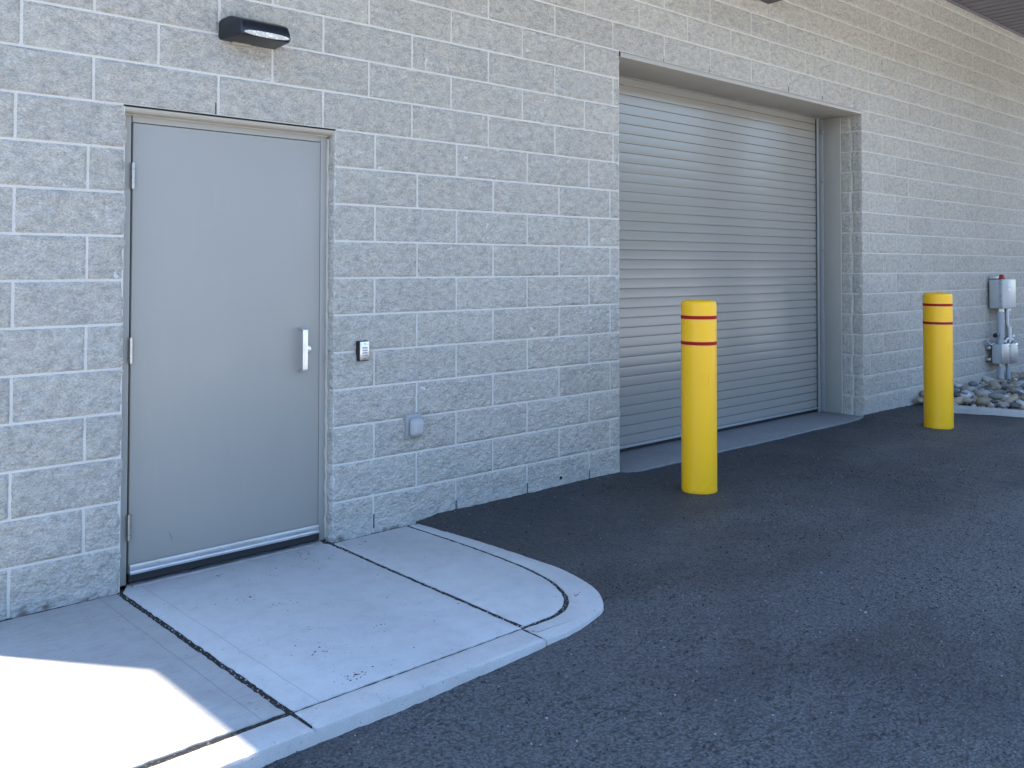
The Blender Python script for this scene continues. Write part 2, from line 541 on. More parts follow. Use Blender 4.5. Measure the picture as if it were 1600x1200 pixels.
def patch(O, U, Vv, N, w, h, res, seed, tone, c_l=None, c_r=None, amp=1.0):
    """one rough split face; c_l / c_r = (corner id, sign) where the face meets a corner instead of a joint"""
    global nv
    nu = max(3, int(round(w / res)) + 1); nvv = max(4, int(round(h / res)) + 1)
    us = np.linspace(0, w, nu); vs = np.linspace(0, h, nvv)
    uu, vv = np.meshgrid(us, vs, indexing='ij')
    O = np.array(O, float); U = np.array(U, float); Vv = np.array(Vv, float); N = np.array(N, float)
    s = seed
    a = uu + s * 3.7; b = vv + s * 1.9
    d = 0.010 * vnoise(a * 7, b * 7, 1) + 0.008 * vnoise(a * 19, b * 19, 2) + 0.006 * vnoise(a * 47, b * 47, 3)
    rd = np.abs(vnoise(a * 31, b * 31, 4)) * 2
    d += 0.004 * (0.5 - rd)
    if res < 0.009:
        d += 0.0045 * vnoise(a * 105, b * 105, 6)
    d *= amp
    du0 = uu if c_l is None else np.full_like(uu, 9)
    du1 = (w - uu) if c_r is None else np.full_like(uu, 9)
    dist = np.minimum(np.minimum(du0, du1), np.minimum(vv, h - vv)) + 0.007 * vnoise(a * 50, b * 50, 7)
    edge = np.clip(dist / 0.014, 0, 1)
    edge = edge * edge * (3 - 2 * edge)
    hgt = np.maximum((0.0070 + 0.85 * d) * edge + 0.0006 * (1 - edge), 0.0003)
    # meet exactly along a corner
    P = O + uu[..., None] * U + vv[..., None] * Vv
    for c, du in ((c_l, uu), (c_r, w - uu)):
        if c is not None:
            k = np.clip(du / 0.02, 0, 1)
            hgt = hgt * k
            j = jit(P[..., 2], c[0]) * (1 - np.clip(du / 0.05, 0, 1))
            P = P + (j * c[1])[..., None] * np.array([1.0, 0, 0])
    # ragged joint edges
    rag = 0.0036 * vnoise(a * 45, b * 45, 8)
    for du, sg in ((uu, 1), (w - uu, -1)):
        k = (du < 1e-6)
        P = P + (k * np.abs(rag) * sg * 1.6)[..., None] * U
    P = P + hgt[..., None] * N
    # skirt going back into the wall
    full = np.zeros((nu + 2, nvv + 2, 3))
    full[1:-1, 1:-1] = P
    full[0, 1:-1] = P[0] - 0.02 * N; full[-1, 1:-1] = P[-1] - 0.02 * N
    full[1:-1, 0] = P[:, 0] - 0.02 * N; full[1:-1, -1] = P[:, -1] - 0.02 * N
    full[0, 0] = P[0, 0] - 0.02 * N; full[0, -1] = P[0, -1] - 0.02 * N
    full[-1, 0] = P[-1, 0] - 0.02 * N; full[-1, -1] = P[-1, -1] - 0.02 * N
    idx = np.arange((nu + 2) * (nvv + 2)).reshape(nu + 2, nvv + 2) + nv
    q = np.stack([idx[:-1, :-1], idx[1:, :-1], idx[1:, 1:], idx[:-1, 1:]], -1).reshape(-1, 4)
    if np.dot(np.cross(U, Vv), N) < 0:
        q = q[:, ::-1]
    V_all.append(full.reshape(-1, 3)); F_all.append(q)
    T_all.append(np.full(idx.size, tone))
    nv += idx.size

def tone_of(row, i):
    t_ = rng.normal(0.55, 0.15)
    if row % 5 == 3: t_ += 0.05
    return float(np.clip(t_, 0, 1))

JW = 0.0110                  # mortar joint
NROWS = 23
seed = 0
for r in range(0, NROWS):
    z0 = r * H + JW / 2 if r else -0.22; z1 = (r + 1) * H - JW / 2
    if r == NROWS - 1:
        z1 = SOFF - 0.012
    # solid intervals of this course
    iv = [[XL, XR]]
    def cut(iv, a, b):
        o = []
        for s0, s1 in iv:
            if a > s0: o.append([s0, min(a, s1)])
            if b < s1: o.append([max(b, s0), s1])
        return [q for q in o if q[1] - q[0] > 0.01]
    if r < 11: iv = cut(iv, DX0, DX1)
    if r < 15: iv = cut(iv, GX0, GX1)
    # head joints
    if r <= 10:
        js = [0.6096 * n + (0.3048 if r % 2 else 0.0) for n in range(-6, 4)]
        js = [j if abs(j - 2.134) > 0.01 else 2.055 for j in js]
        js = [j if j > -1.0 else j + 0.22 for j in js]      # bond left of the door is set from the door edge
        js = [j for j in js]
    else:
        off = 0.262 if r % 2 else -0.047
        js = [off + 0.6096 * n for n in range(-5, 10)]
    right = [6.390 + 0.6096 * n for n in range(0, 17)] if r % 2 else [6.087 + 0.6096 * n for n in range(0, 17)]
    if r >= 14 and r % 2: right = [6.087] + right
    js = [j for j in js if j < 5.9] + right
    if r <= 10:
        js = [j for j in js if not (-1.35 < j < -0.35)]
        lft = [-1.587 - 0.6096 * n for n in range(3)] if r % 2 else [-1.895 - 0.6096 * n for n in range(2)]
        js = [j for j in js if j > -0.35] + lft
    for s0, s1 in iv:
        cuts = sorted(j for j in js if s0 + 0.05 < j < s1 - 0.05)
        ed = [s0] + cuts + [s1]
        for i, (a, b) in enumerate(zip(ed, ed[1:])):
            seed += 1
            cl = cr = None
            a2, b2 = a + JW / 2, b - JW / 2
            if i == 0:
                a2 = a
                cl = {XL: (1, 0.0), DX1: (3, -1.0), GX1: (5, -1.0)}.get(a)
            if i == len(ed) - 2:
                b2 = b
                cr = {DX0: (2, 1.0), GX0: (4, 1.0), XR: (6, 0.0)}.get(b)
            near = b < 2.3
            res = 0.0085 if near else (0.013 if a < 7 else 0.018)
            patch((a2, 0, z0), (1, 0, 0), (0, 0, 1), (0, -1, 0), b2 - a2, z1 - z0, res, seed, tone_of(r, i), cl, cr)
            # returns into the openings
            if cl and a in (DX1, GX1):
                dep = 0.062 if a == DX1 else 0.215
                if a == DX1:
                    patch((a, 0, z0), (0, 1, 0), (0, 0, 1), (-1, 0, 0), dep, z1 - z0, 0.009, seed + 500, 0.55, cl, None, 0.5)
                else:
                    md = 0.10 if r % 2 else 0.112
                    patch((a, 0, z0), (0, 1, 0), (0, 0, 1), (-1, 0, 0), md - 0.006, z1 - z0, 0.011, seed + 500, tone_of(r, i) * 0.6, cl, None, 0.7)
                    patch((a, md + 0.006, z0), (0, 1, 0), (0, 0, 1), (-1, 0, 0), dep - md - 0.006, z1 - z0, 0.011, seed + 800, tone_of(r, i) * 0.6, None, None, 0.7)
            if cr and b in (DX0, GX0):
                dep = 0.062 if b == DX0 else 0.215
                patch((b, 0, z0), (0, 1, 0), (0, 0, 1), (1, 0, 0), dep, z1 - z0, 0.013, seed + 900, 0.5, cr, None, 0.5)
    # end wall running back from the left corner
    for i in range(10):
        y0 = i * 0.6096 + (0.3048 if r % 2 else 0.0)
        seed += 1
        patch((XL, y0 + JW / 2, z0), (0, 1, 0), (0, 0, 1), (-1, 0, 0), 0.6, z1 - z0, 0.04, seed, tone_of(r, i))
    if r % 2:
        patch((XL, 0.0, z0), (0, 1, 0), (0, 0, 1), (-1, 0, 0), 0.30, z1 - z0, 0.03, seed + 77, 0.5, (1, 0.0))
wall_me = np_mesh('wall', np.concatenate(V_all), np.concatenate(F_all), {'tone': np.concatenate(T_all)})
wall = link('wall', wall_me, MT['block'], building, smooth=50)
print('wall verts', len(wall_me.vertices))

# mortar bed behind the faces, with returns
mb = MBd()
def quad(mb_, pts):
    mb_.bm.faces.new([mb_.bm.verts.new(p) for p in pts])
YM = -0.0004
zb, zt = -0.25, SOFF
for a, b, z0, z1 in [(XL + .004, DX0 - .002, zb, DZ), (DX1 + .002, GX0 - .002, zb, DZ), (XL + .004, GX0 - .002, DZ, GZ), (GX1 + .002, XR, zb, GZ), (XL + .004, XR, GZ, zt)]:
    quad(mb, [(a, YM, z0), (b, YM, z0), (b, YM, z1), (a, YM, z1)])
for x, z1, dep in [(DX0 - .002, DZ, .3), (DX1 + .0015, DZ, .3), (GX0 - .002, GZ, .6), (GX1 + .0015, GZ, .6)]:
    quad(mb, [(x, YM, zb), (x, YM + dep, zb), (x, YM + dep, z1), (x, YM, z1)])
quad(mb, [(DX0, YM, DZ + .002), (DX1, YM, DZ + .002), (DX1, .3, DZ + .002), (DX0, .3, DZ + .002)])
quad(mb, [(GX0, YM, GZ + .002), (GX1, YM, GZ + .002), (GX1, .6, GZ + .002), (GX0, .6, GZ + .002)])
quad(mb, [(XL + .004, YM, zb), (XL + .004, 6.5, zb), (XL + .004, 6.5, zt), (XL + .004, YM, zt)])
quad(mb, [(XL + .004, 6.5, zb), (XR, 6.5, zb), (XR, 6.5, zt), (XL + .004, 6.5, zt)])
quad(mb, [(XR, YM, zb), (XR, 6.5, zb), (XR, 6.5, zt), (XR, YM, zt)])
mb.out('mortar', MT['mortar'], wall, smooth=0)

# a few open head joints and the gap over the door head
for x, za, zb_ in [(-0.972, 2.24, 2.30), (0.002, 0.02, 0.10), (0.612, 0.0, 0.075), (1.222, 0.01, 0.085), (1.832, 0.01, 0.08), (3.30, 3.05, 3.10), (2.69, 3.05, 3.09), (4.53, 3.05, 3.10), (5.14, 3.05, 3.09), (5.772, 3.05, 3.11), (6.392, 3.5, 3.62)]:
    MBd().box(x - 0.0036, x + 0.0036, -0.0035, 0.0, za, zb_).out('open_joint', MT['openj'], wall, smooth=0)
MBd().box(DX0 - .01, DX1 + .004, -0.0045, 0.02, DZ - 0.006, DZ + 0.001).out('open_joint', MT['dark'], wall, smooth=0)
mb = MBd()
mb.lathe([(0, -0.0105), (0.011, -0.0105), (0.011, -0.002)], 14)
for v in mb.bm.verts: v.co = Vector((1.534 + v.co.x, v.co.z, 0.072 + v.co.y))
mb.out('weep_hole', MT['dark'], wall)

# overhanging roof with a ribbed soffit
OV = 2.55
roof = MBd().box(XL, XR, -OV, 6.6, SOFF + 0.075, SOFF + 0.42, 0.01).out('roof', MT['roof'], building)
mb = MBd()
pit = 0.183
n = int((XR - XL) / pit)
for i in range(n):
    x0 = XL + i * pit
    x1 = min(x0 + pit - 0.030, XR)
    mb.box(x0, x1, -OV + 0.03, 0.012, SOFF, SOFF + 0.03, 0.004, 1)
mb.out('soffit', MT['soffit'], roof)
MBd().box(XL, XR, -OV - 0.02, -OV + 0.028, SOFF - 0.30, SOFF + 0.40, 0.004).out('fascia', MT['roof'], roof)  # out of view; hung deep to darken the top of the wall
MBd().box(XL, XR, -0.026, 0.01, SOFF - 0.030, SOFF - 0.001, 0.003).out('trim', MT['soffit'], roof)

for x0, x1 in ((8.20, 8.62), (9.95, 10.45), (13.2, 13.7)):  # unseen posts added to put dark gaps in the shutter reflection
    MBd().box(x0, x1, -OV + 0.06, -OV + 0.48, -0.1, SOFF - 0.002, 0.01).out('added_column', MT['roof'], building)
# ------------------------------------------------------------------ entry door
FY = 0.055                                # face of frame and door leaf
LX0, LX1, LZ0, LZ1 = -1.361, -0.329, 0.062, 2.163
door = MBd().box(LX0, LX1, FY - 0.001, FY + 0.044, 0.03, LZ1, 0.002, 2).out('door', MT['door'], building)
tag(door, 'grey painted flush steel door with an aluminium pull handle')
mb = MBd()
mb.box(DX0 + .001, LX0 - 0.009, FY, FY + 0.14, 0.0, 2.212, 0.003)
mb.box(LX1 + 0.0035, DX1 - .010, FY, FY + 0.14, 0.0, 2.212, 0.003)
mb.box(LX0 - 0.004, LX1 + 0.0035, FY, FY + 0.14, LZ1 + 0.004, 2.212, 0.003)
mb.box(LX0 - 0.009, LX0 + 0.012, FY + 0.05, FY + 0.14, 0.0, LZ1 + 0.004)
mb.box(LX1 - 0.012, LX1 + 0.0035, FY + 0.05, FY + 0.14, 0.0, LZ1 + 0.004)
mb.out('frame', MT['frame'], door)
# dark back of the rebate so the gaps read black
MBd().box(DX0 + .02, DX1 - .02, 0.2, 0.22, 0, 2.2).out('rebate', MT['dark'], door)
# steel angle over the head, and the sealant bead round the frame
mb = MBd()
mb.prism_x([(0.001, 2.228), (0.001, 2.220), (0.010, 2.207), (0.030, 2.203), (0.056, 2.203), (0.056, 2.228)], DX0 - 0.002, DX1 + 0.006)
mb.out('lintel', MT['lintel'], building, smooth=50)
mb = MBd()
pts = [(DX1 - 0.007 + 0.004 * math.sin(i * 1.7) * math.sin(i * .61), FY - 0.002 + 0.002 * math.sin(i * 2.3), 0.01 + i * 0.0335) for i in range(66)]
mb.tube(pts, [0.0085 + 0.002 * math.sin(i * 1.13) for i in range(66)], 8)
mb.tube([(DX0 + 0.004, FY - 0.001, 2.203), (DX1 - 0.01, FY - 0.001, 2.203)], 0.006, 8)
mb.out('sealant', MT['caulk'], building)
mb = MBd()
mb.box(LX0 + 0.001, LX1 - 0.001, FY - 0.013, FY - 0.001, LZ0 - 0.001, LZ0 + 0.030, 0.0015)
mb.box(LX0 + 0.001, LX1 - 0.001, FY - 0.018, FY - 0.001, LZ0 - 0.014, LZ0 - 0.001, 0.0015)
sweep = mb.out('sweep', MT['mill'], door)
for k in range(5):
    x = LX0 + 0.14 + k * 0.19
    bm = bmesh.new(); bmesh.ops.create_uvsphere(bm, u_segments=10, v_segments=6, radius=0.004)
    MBd().add(bm, Matrix.Translation((x, FY - 0.0135, LZ0 + 0.017))).out('screw', MT['steel'], sweep)
MBd().box(LX0 - 0.002, LX1 + 0.002, FY - 0.012, FY + 0.03, 0.014, LZ0 - 0.013).out('seal', MT['rubber'], door)
mb = MBd()
mb.prism_x([(FY - 0.060, 0.0005), (FY - 0.052, 0.006), (FY - 0.030, 0.009), (FY + 0.08, 0.0135), (FY + 0.08, 0.0005)], LX0 + 0.005, LX1 - 0.002)
mb.out('threshold', MT['mill'], door)
# three butt hinges
def hinge(zc):
    mb = MBd()
    L = 0.118
    for k in range(5):
        a = zc - L / 2 + k * L / 5
        mb.tube([(LX0 - 0.004, FY - 0.010, a + 0.0007), (LX0 - 0.004, FY - 0.010, a + L / 5 - 0.0007)], 0.0100, 16)
    mb.tube([(LX0 - 0.004, FY - 0.010, zc - L / 2 - 0.003), (LX0 - 0.004, FY - 0.010, zc + L / 2 + 0.003)], 0.0062, 12)
    mb.box(LX0 - 0.0045, LX0 - 0.0015, FY - 0.008, FY + 0.03, zc - L / 2, zc + L / 2)
    return mb.out('hinge', MT['steel'], door)
for zc in (1.912, 1.091, 0.268): hinge(zc)
# flat-bar pull handle and the lock cylinder beside it
def pull():
    xs0, xs1 = -0.458, -0.428
    prof = []
    z0, z1, out_, R = 0.925, 1.158, 0.050, 0.016
    yo = FY - out_
    c = [(FY - 0.002, z1)] + [(yo + R - R * math.sin(a), z1 - R + R * math.cos(a)) for a in np.linspace(0, math.pi / 2, 8)] \
        + [(yo + R - R * math.cos(a), z0 + R - R * math.sin(a)) for a in np.linspace(0, math.pi / 2, 8)] + [(FY - 0.002, z0)]
    th = 0.0075
    inner = [(FY - 0.002, z1 - th)] + [(yo + R - (R - th) * math.sin(a), z1 - R + (R - th) * math.cos(a)) for a in np.linspace(0, math.pi / 2, 8)] \
        + [(yo + R - (R - th) * math.cos(a), z0 + R - (R - th) * math.sin(a)) for a in np.linspace(0, math.pi / 2, 8)] + [(FY - 0.002, z0 + th)]
    mb = MBd()
    nA = len(c)
    rows = [[mb.bm.verts.new((x, y, z)) for (y, z) in loop] for x in (xs0, xs1) for loop in (c, inner)]
    a0, i0, a1, i1 = rows
    for k in range(nA - 1):
        mb.bm.faces.new((a0[k], a0[k + 1], a1[k + 1], a1[k]))
        mb.bm.faces.new((i0[k], i1[k], i1[k + 1], i0[k + 1]))
        mb.bm.faces.new((a0[k], i0[k], i0[k + 1], a0[k + 1]))
        mb.bm.faces.new((a1[k], a1[k + 1], i1[k + 1], i1[k]))
    mb.bm.faces.new((a0[0], a1[0], i1[0], i0[0]))
    mb.bm.faces.new((a0[-1], i0[-1], i1[-1], a1[-1]))
    bmesh.ops.recalc_face_normals(mb.bm, faces=mb.bm.faces)
    bmesh.ops.bevel(mb.bm, geom=[e for e in mb.bm.edges if e.is_manifold and e.calc_face_angle(0) > 1.2], offset=0.001, segments=1, affect='EDGES')
    return mb.out('pull_handle', MT['alu'], door, smooth=40)
pull()
mb = MBd()
mb.lathe([(0, -0.016), (0.012, -0.016), (0.017, -0.0135), (0.0185, -0.006), (0.0185, 0.0)], 28)
for v in mb.bm.verts: v.co = Vector((-0.402 + v.co.x, FY + v.co.z, 1.042 + v.co.y))
lock = mb.out('lock_cylinder', MT['alu'], door)
MBd().box(-0.4035, -0.4005, FY - 0.0168, FY - 0.0155, 1.033, 1.043).out('keyhole', MT['ink'], lock)
# scuff mark low on the leaf
mb = MBd()
mb.tube([(-1.165, FY - .0012, 0.205), (-1.155, FY - .0012, 0.185), (-1.150, FY - .0012, 0.165)], 0.0009, 5)
mb.out('scuff', MT['ink'], door)

# ------------------------------------------------------------------ roller shutter
RY = 0.44
sl, zbot, ztop = 0.0778, 0.066, 3.04
prof_f, z = [], zbot + 0.0
nsl = int((ztop - zbot) / sl)
mb = MBd()
pf = []
for i in range(nsl):
    z0 = zbot + i * sl
    # shallow crown on every slat, deep dark groove between slats
    pf += [(RY + 0.016, z0), (RY + 0.016, z0 + 0.0034), (RY + 0.0008, z0 + 0.0036), (RY + 0.0002, z0 + 0.0060),
           (RY - 0.0002, z0 + 0.022), (RY - 0.0003, z0 + 0.038), (RY - 0.0002, z0 + 0.055), (RY + 0.0002, z0 + 0.0736), (RY + 0.016, z0 + 0.0738)]
A = [mb.bm.verts.new((GX0 + .01, y, z)) for y, z in pf]
segs = 1
tilt = [random.gauss(0, 0.00035) for _ in range(60)]
xs = np.linspace(GX0 + .01, GX1 - 0.095, segs + 1)
prev = None
for k, x in enumerate(xs):
    ring = []
    for q, (y, z) in enumerate(pf):
        w = tilt[q // 9] * ((q % 9) / 8.0 - 0.5)
        ring.append(mb.bm.verts.new((x, y + w, z)))
    if prev:
        for q in range(len(pf) - 1):
            mb.bm.faces.new((prev[q], ring[q], ring[q + 1], prev[q + 1]))
    prev = ring
bmesh.ops.delete(mb.bm, geom=A, context='VERTS')
curtain = mb.out('roller_shutter', MT['slat'], building, smooth=0)
tag(curtain, 'grey steel roller shutter, closed, of flat interlocking slats')
mb = MBd()
mb.box(GX0 + .01, GX1 - 0.09, RY - 0.016, RY + 0.02, 0.046, zbot + 0.001, 0.003)
mb.out('bottom_bar', MT['guide'], curtain)
MBd().box(GX0 + .01, GX1 - 0.02, RY + 0.01, RY + 0.018, 0.012, 0.05).out('seal', MT['rubber'], curtain)
mb = MBd()
mb.box(GX1 - 0.098, GX1 - 0.062, RY - 0.020, RY - 0.016, 0.0, 3.01)
mb.box(GX1 - 0.066, GX1 - 0.062, RY - 0.022, RY + 0.05, 0.0, 3.01)
mb.box(GX1 - 0.016, GX1 - 0.006, RY - 0.04, RY + 0.05, 0.0, 3.0, 0.002)
mb.box(GX1 - 0.066, GX1 - 0.006, RY + 0.046, RY + 0.052, 0.0, 3.0)
mb.out('guide', MT['guide'], curtain)
for z in (0.25, 0.95, 1.65, 2.35, 2.85):
    MBd().box(GX1 - 0.03, GX1 - 0.014, RY - 0.055, RY - 0.03, z, z + 0.02, 0.003).out('clip', MT['guide'], curtain)
MBd().box(GX0 + 0.004, GX0 + 0.04, RY - 0.020, RY - 0.016, 0.0, 3.01).out('guide', MT['guide'], curtain)
MBd().box(GX0, GX1, RY + 0.12, RY + 0.14, 0, 3.04).out('backing', MT['dark'], curtain)
# steel jamb plate, head plate with front lip
MBd().box(GX0 - 0.001, GX0 + 0.010, 0.219, 0.419, 0.004, 3.002, 0.002).out('jamb_plate', MT['frame'], building)
jp = MBd().box(GX1 - 0.010, GX1 + 0.001, 0.219, 0.419, 0.004, 3.002, 0.002).out('jamb_plate', MT['frame'], building)
for z in (2.87, 1.5, 0.3):
    bm = bmesh.new(); bmesh.ops.create_uvsphere(bm, u_segments=10, v_segments=6, radius=0.006)
    MBd().add(bm, Matrix.Translation((GX1 - 0.0105, 0.39, z))).out('bolt', MT['steel'], jp)
mb = MBd()
mb.box(GX0 + 0.002, GX1 - 0.0, -0.012, RY - 0.03, 3.003, 3.012, 0.002)
mb.box(GX0 + 0.002, GX1 + 0.006, -0.016, -0.008, 3.003, 3.040, 0.002)
mb.out('head_plate', MT['plate'], building)
mb = MBd()
mb.box(GX0 + 0.002, GX1 - 0.01, RY - 0.026, RY + 0.02, 3.000, 3.03)
mb.out('hood', MT['guide'], curtain)
mb = MBd()
mb.tube([(GX1 - 0.006, 0.217, 0.01), (GX1 - 0.006, 0.217, 3.0)], 0.006, 8)
mb.out('bead', MT['caulk'], building)
# pour of concrete under the shutter
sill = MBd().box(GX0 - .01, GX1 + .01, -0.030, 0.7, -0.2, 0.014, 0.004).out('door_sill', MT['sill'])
tag(sill, 'smooth concrete sill under the roller shutter', 'sill', kind='structure')

# ------------------------------------------------------------------ wall mounted things
def wall_lamp(loc, label):
    root = tag(empty('wall_lamp', loc), label, 'lamp', 'wall lamps over the doors')
    x, y, z = loc                                    # left bottom corner on the wall
    def at(px, py, pz): return (x + px, y - py, z + pz)
    w = 0.325
    bm = bmesh.new()
    P_ = [(0, -.004, 0), (w, -.004, 0), (0.034, 0.190, 0.0), (w - 0.022, 0.190, 0.0), (0.034, 0.193, 0.032), (w - 0.022, 0.193, 0.032),
          (0.040, 0.178, 0.078), (w - 0.030, 0.178, 0.078), (0.004, -.004, 0.102), (w - 0.004, -.004, 0.102), (0.020, 0.085, 0.112), (w - 0.020, 0.085, 0.112),
          (0.004, 0.10, 0.045), (w - 0.004, 0.10, 0.045)]
    for p in P_: bm.verts.new(at(*p))
    r_ = bmesh.ops.convex_hull(bm, input=list(bm.verts))
    bmesh.ops.dissolve_limit(bm, angle_limit=0.05, verts=list(bm.verts), edges=list(bm.edges))
    bmesh.ops.bevel(bm, geom=list(bm.edges), offset=0.011, segments=4, affect='EDGES', profile=0.5)
    MBd().add(bm).out('housing', MT['lampbody'], root, smooth=30)
    # long oval lens in the lower edge of the front
    mb = MBd()
    nl = 32
    c = mb.bm.verts.new(at(w / 2 + 0.006, 0.1965, 0.0165))
    ring, back = [], []
    for k in range(nl):
        a = 2 * math.pi * k / nl
        sx = math.copysign(abs(math.cos(a)) ** 0.75, math.cos(a)); sy = math.sin(a)
        ring.append(mb.bm.verts.new(at(w / 2 + 0.006 + sx * 0.124, 0.1955, 0.0165 + 0.0125 * sy)))
        back.append(mb.bm.verts.new(at(w / 2 + 0.006 + sx * 0.126, 0.186, 0.0165 + 0.0135 * sy)))
    for k in range(nl):
        mb.bm.faces.new((c, ring[k], ring[(k + 1) % nl]))
        mb.bm.faces.new((ring[k], back[k], back[(k + 1) % nl], ring[(k + 1) % nl]))
    mb.out('lens', MT['lens'], root, smooth=60)
    MBd().box(*sorted((at(0.07, 0, 0)[0], at(0.17, 0, 0)[0])), y - 0.02, y + 0.004, z - 0.012, z + 0.002, 0.003).out('back_plate', MT['plate'], root)
    return root
wall_lamp((-0.966, -0.004, 2.612), 'black wall pack lamp above the grey steel door')
wall_lamp((3.872, -0.004, 3.775), 'black wall pack lamp over the roller shutter, cut off by the top of the photo')

kp = tag(empty('keypad', (-0.093, 0, 0.965)), 'black access keypad with a silver face beside the steel door', 'keypad')
MBd().box(-0.126, -0.060, -0.034, 0.003, 0.964, 1.074, 0.003).out('housing', MT['black'], kp)
face = MBd().box(-0.1225, -0.0625, -0.041, -0.0335, 0.9685, 1.071, 0.003).out('face_plate', MT['face'], kp)
for i in range(4):
    for j in range(3):
        x = -0.1085 + j * 0.0125; z = 1.0415 - i * 0.0138
        MBd().box(x, x + 0.0095, -0.0436, -0.0405, z - 0.0095, z, 0.001, 1).out('key', MT['key'], face)
def text(body, loc, size, m, parent, rot=(math.pi / 2, 0, 0), name='key_number'):
    cu = bpy.data.curves.new('lettering', 'FONT')
    cu.body = body; cu.size = size; cu.extrude = 0.0002
    cu.align_x = 'CENTER'; cu.align_y = 'CENTER'
    o = bpy.data.objects.new('lettering', cu)
    COL.objects.link(o)
    bpy.context.view_layer.update()
    me = bpy.data.meshes.new_from_object(o.evaluated_get(bpy.context.evaluated_depsgraph_get()))
    bpy.data.objects.remove(o); bpy.data.curves.remove(cu)
    me.transform(Matrix.Translation(loc) @ Matrix.Rotation(math.pi / 2, 4, 'X'))
    return link(name, me, m, parent, smooth=0)
keys = [o for o in COL.objects if o.name.split('.')[0] == 'key']
for i, ch in enumerate('123456789*0#'):
    r_, c_ = divmod(i, 3)
    me_txt = text(ch, (-0.1085 + c_ * 0.0125 + 0.00475, -0.0438, 1.0415 - r_ * 0.0138 - 0.00475), 0.008, MT['ink'], face)
for z in (1.059, 0.978):
    mb = MBd().lathe([(0, 0.0), (0.0032, 0.0), (0.0032, 0.004)], 12)
    for v in mb.bm.verts:
        v.co = Vector((-0.0925 + v.co.x, -0.0424 + v.co.z, z + v.co.y))
    mb.out('screw', MT['ink'], face)
MBd().box(-0.088, -0.066, -0.0418, -0.0405, 1.0555, 1.0575).out('mark', MT['ink'], face)
MBd().box(-0.119, -0.100, -0.0418, -0.0405, 0.9725, 0.9740).out('mark', MT['ink'], face)

ob = tag(empty('outlet_cover', (0.285, 0, 0.49)), 'small weatherproof outlet cover of clear grey plastic low on the block wall', 'outlet')
MBd().box(0.205, 0.330, -0.016, 0.003, 0.488, 0.636, 0.006).out('back_plate', MT['frame'], ob)
MBd().box(0.209, 0.326, -0.030, -0.0165, 0.493, 0.632, 0.006).out('rim', MT['guide'], ob)
mb = MBd()
bm = bmesh.new(); bmesh.ops.create_cube(bm, size=1)
for v in bm.verts:
    v.co = Vector((0.2675 + v.co.x * 0.100, -0.030 + (v.co.y - 0.5) * 0.055, 0.563 + v.co.z * 0.118))
    if v.co.y < -0.05:
        v.co.x = 0.2675 + (v.co.x - 0.2675) * 0.74
        v.co.z = 0.560 + (v.co.z - 0.563) * 0.78
bmesh.ops.bevel(bm, geom=list(bm.edges), offset=0.027, segments=6, affect='EDGES', profile=0.5)
mb.add(bm)
mb.out('bubble', MT['clear'], ob, smooth=60)
MBd().box(0.243, 0.290, -0.036, -0.029, 0.515, 0.570, 0.003).out('socket', MT['black'], ob)

# alarm panel on the far wall
ap = tag(empty('alarm_panel', (9.42, -0.05, 0.98)), 'grey alarm panel with a red beacon on top, on the block wall above two conduits', 'control panel')
mb = MBd()
mb.box(9.195, 9.640, -0.150, -0.030, 0.985, 1.335, 0.012)
mb.out('enclosure', MT['box'], ap)
cov = MBd().box(9.190, 9.645, -0.186, -0.153, 0.980, 1.340, 0.012, 3).out('cover', MT['box'], ap)
MBd().box(9.365, 9.455, -0.1885, -0.1855, 1.20, 1.275).out('notice', MT['white'], cov)
MBd().box(9.385, 9.435, -0.1893, -0.188, 1.228, 1.25).out('mark', MT['key'], cov)
for z in (1.03, 1.10, 1.17, 1.24, 1.30):
    MBd().box(9.180, 9.196, -0.168, -0.140, z - 0.014, z + 0.014, 0.004).out('latch', MT['conduit'], ap)
MBd().box(9.23, 9.58, -0.032, 0.004, 1.338, 1.372, 0.006).out('mount', MT['guide'], ap)
mb = MBd().lathe([(0.038, 1.338), (0.038, 1.350), (0.033, 1.352), (0.031, 1.375), (0.022, 1.392), (0, 1.398)], 20, 9.42, -0.10)
mb.out('beacon', MT['redlens'], ap)

def junction(x0, x1, z0, z1, label):
    j = tag(empty('junction_box', ((x0 + x1) / 2, -0.05, z0)), label, 'junction box', 'junction boxes under the alarm panel')
    MBd().box(x0 + .004, x1 - .004, -0.168, -0.070, z0 + .004, z1 - .004, 0.005).out('enclosure', MT['box'], j)
    MBd().box(x0, x1, -0.182, -0.170, z0, z1, 0.004).out('cover', MT['galv'], j)
    for z in (z0 + 0.05, z1 - 0.05):
        MBd().box(x0 - 0.05, x0 + 0.06, -0.068, 0.0, z - 0.018, z + 0.018, 0.004).out('bracket', MT['steel'], j)
    for xx in (x0 + .03, x1 - .03):
        for zz in (z0 + .03, z1 - .03):
            bm = bmesh.new(); bmesh.ops.create_uvsphere(bm, u_segments=8, v_segments=5, radius=0.007)
            MBd().add(bm, Matrix.Translation((xx, -0.182, zz))).out('screw', MT['steel'], j)
    return j
junction(9.150, 9.415, 0.315, 0.555, 'left grey junction box with a metal cover, on the thicker conduit')
junction(9.445, 9.705, 0.300, 0.545, 'right grey junction box with a metal cover, on the thinner conduit')

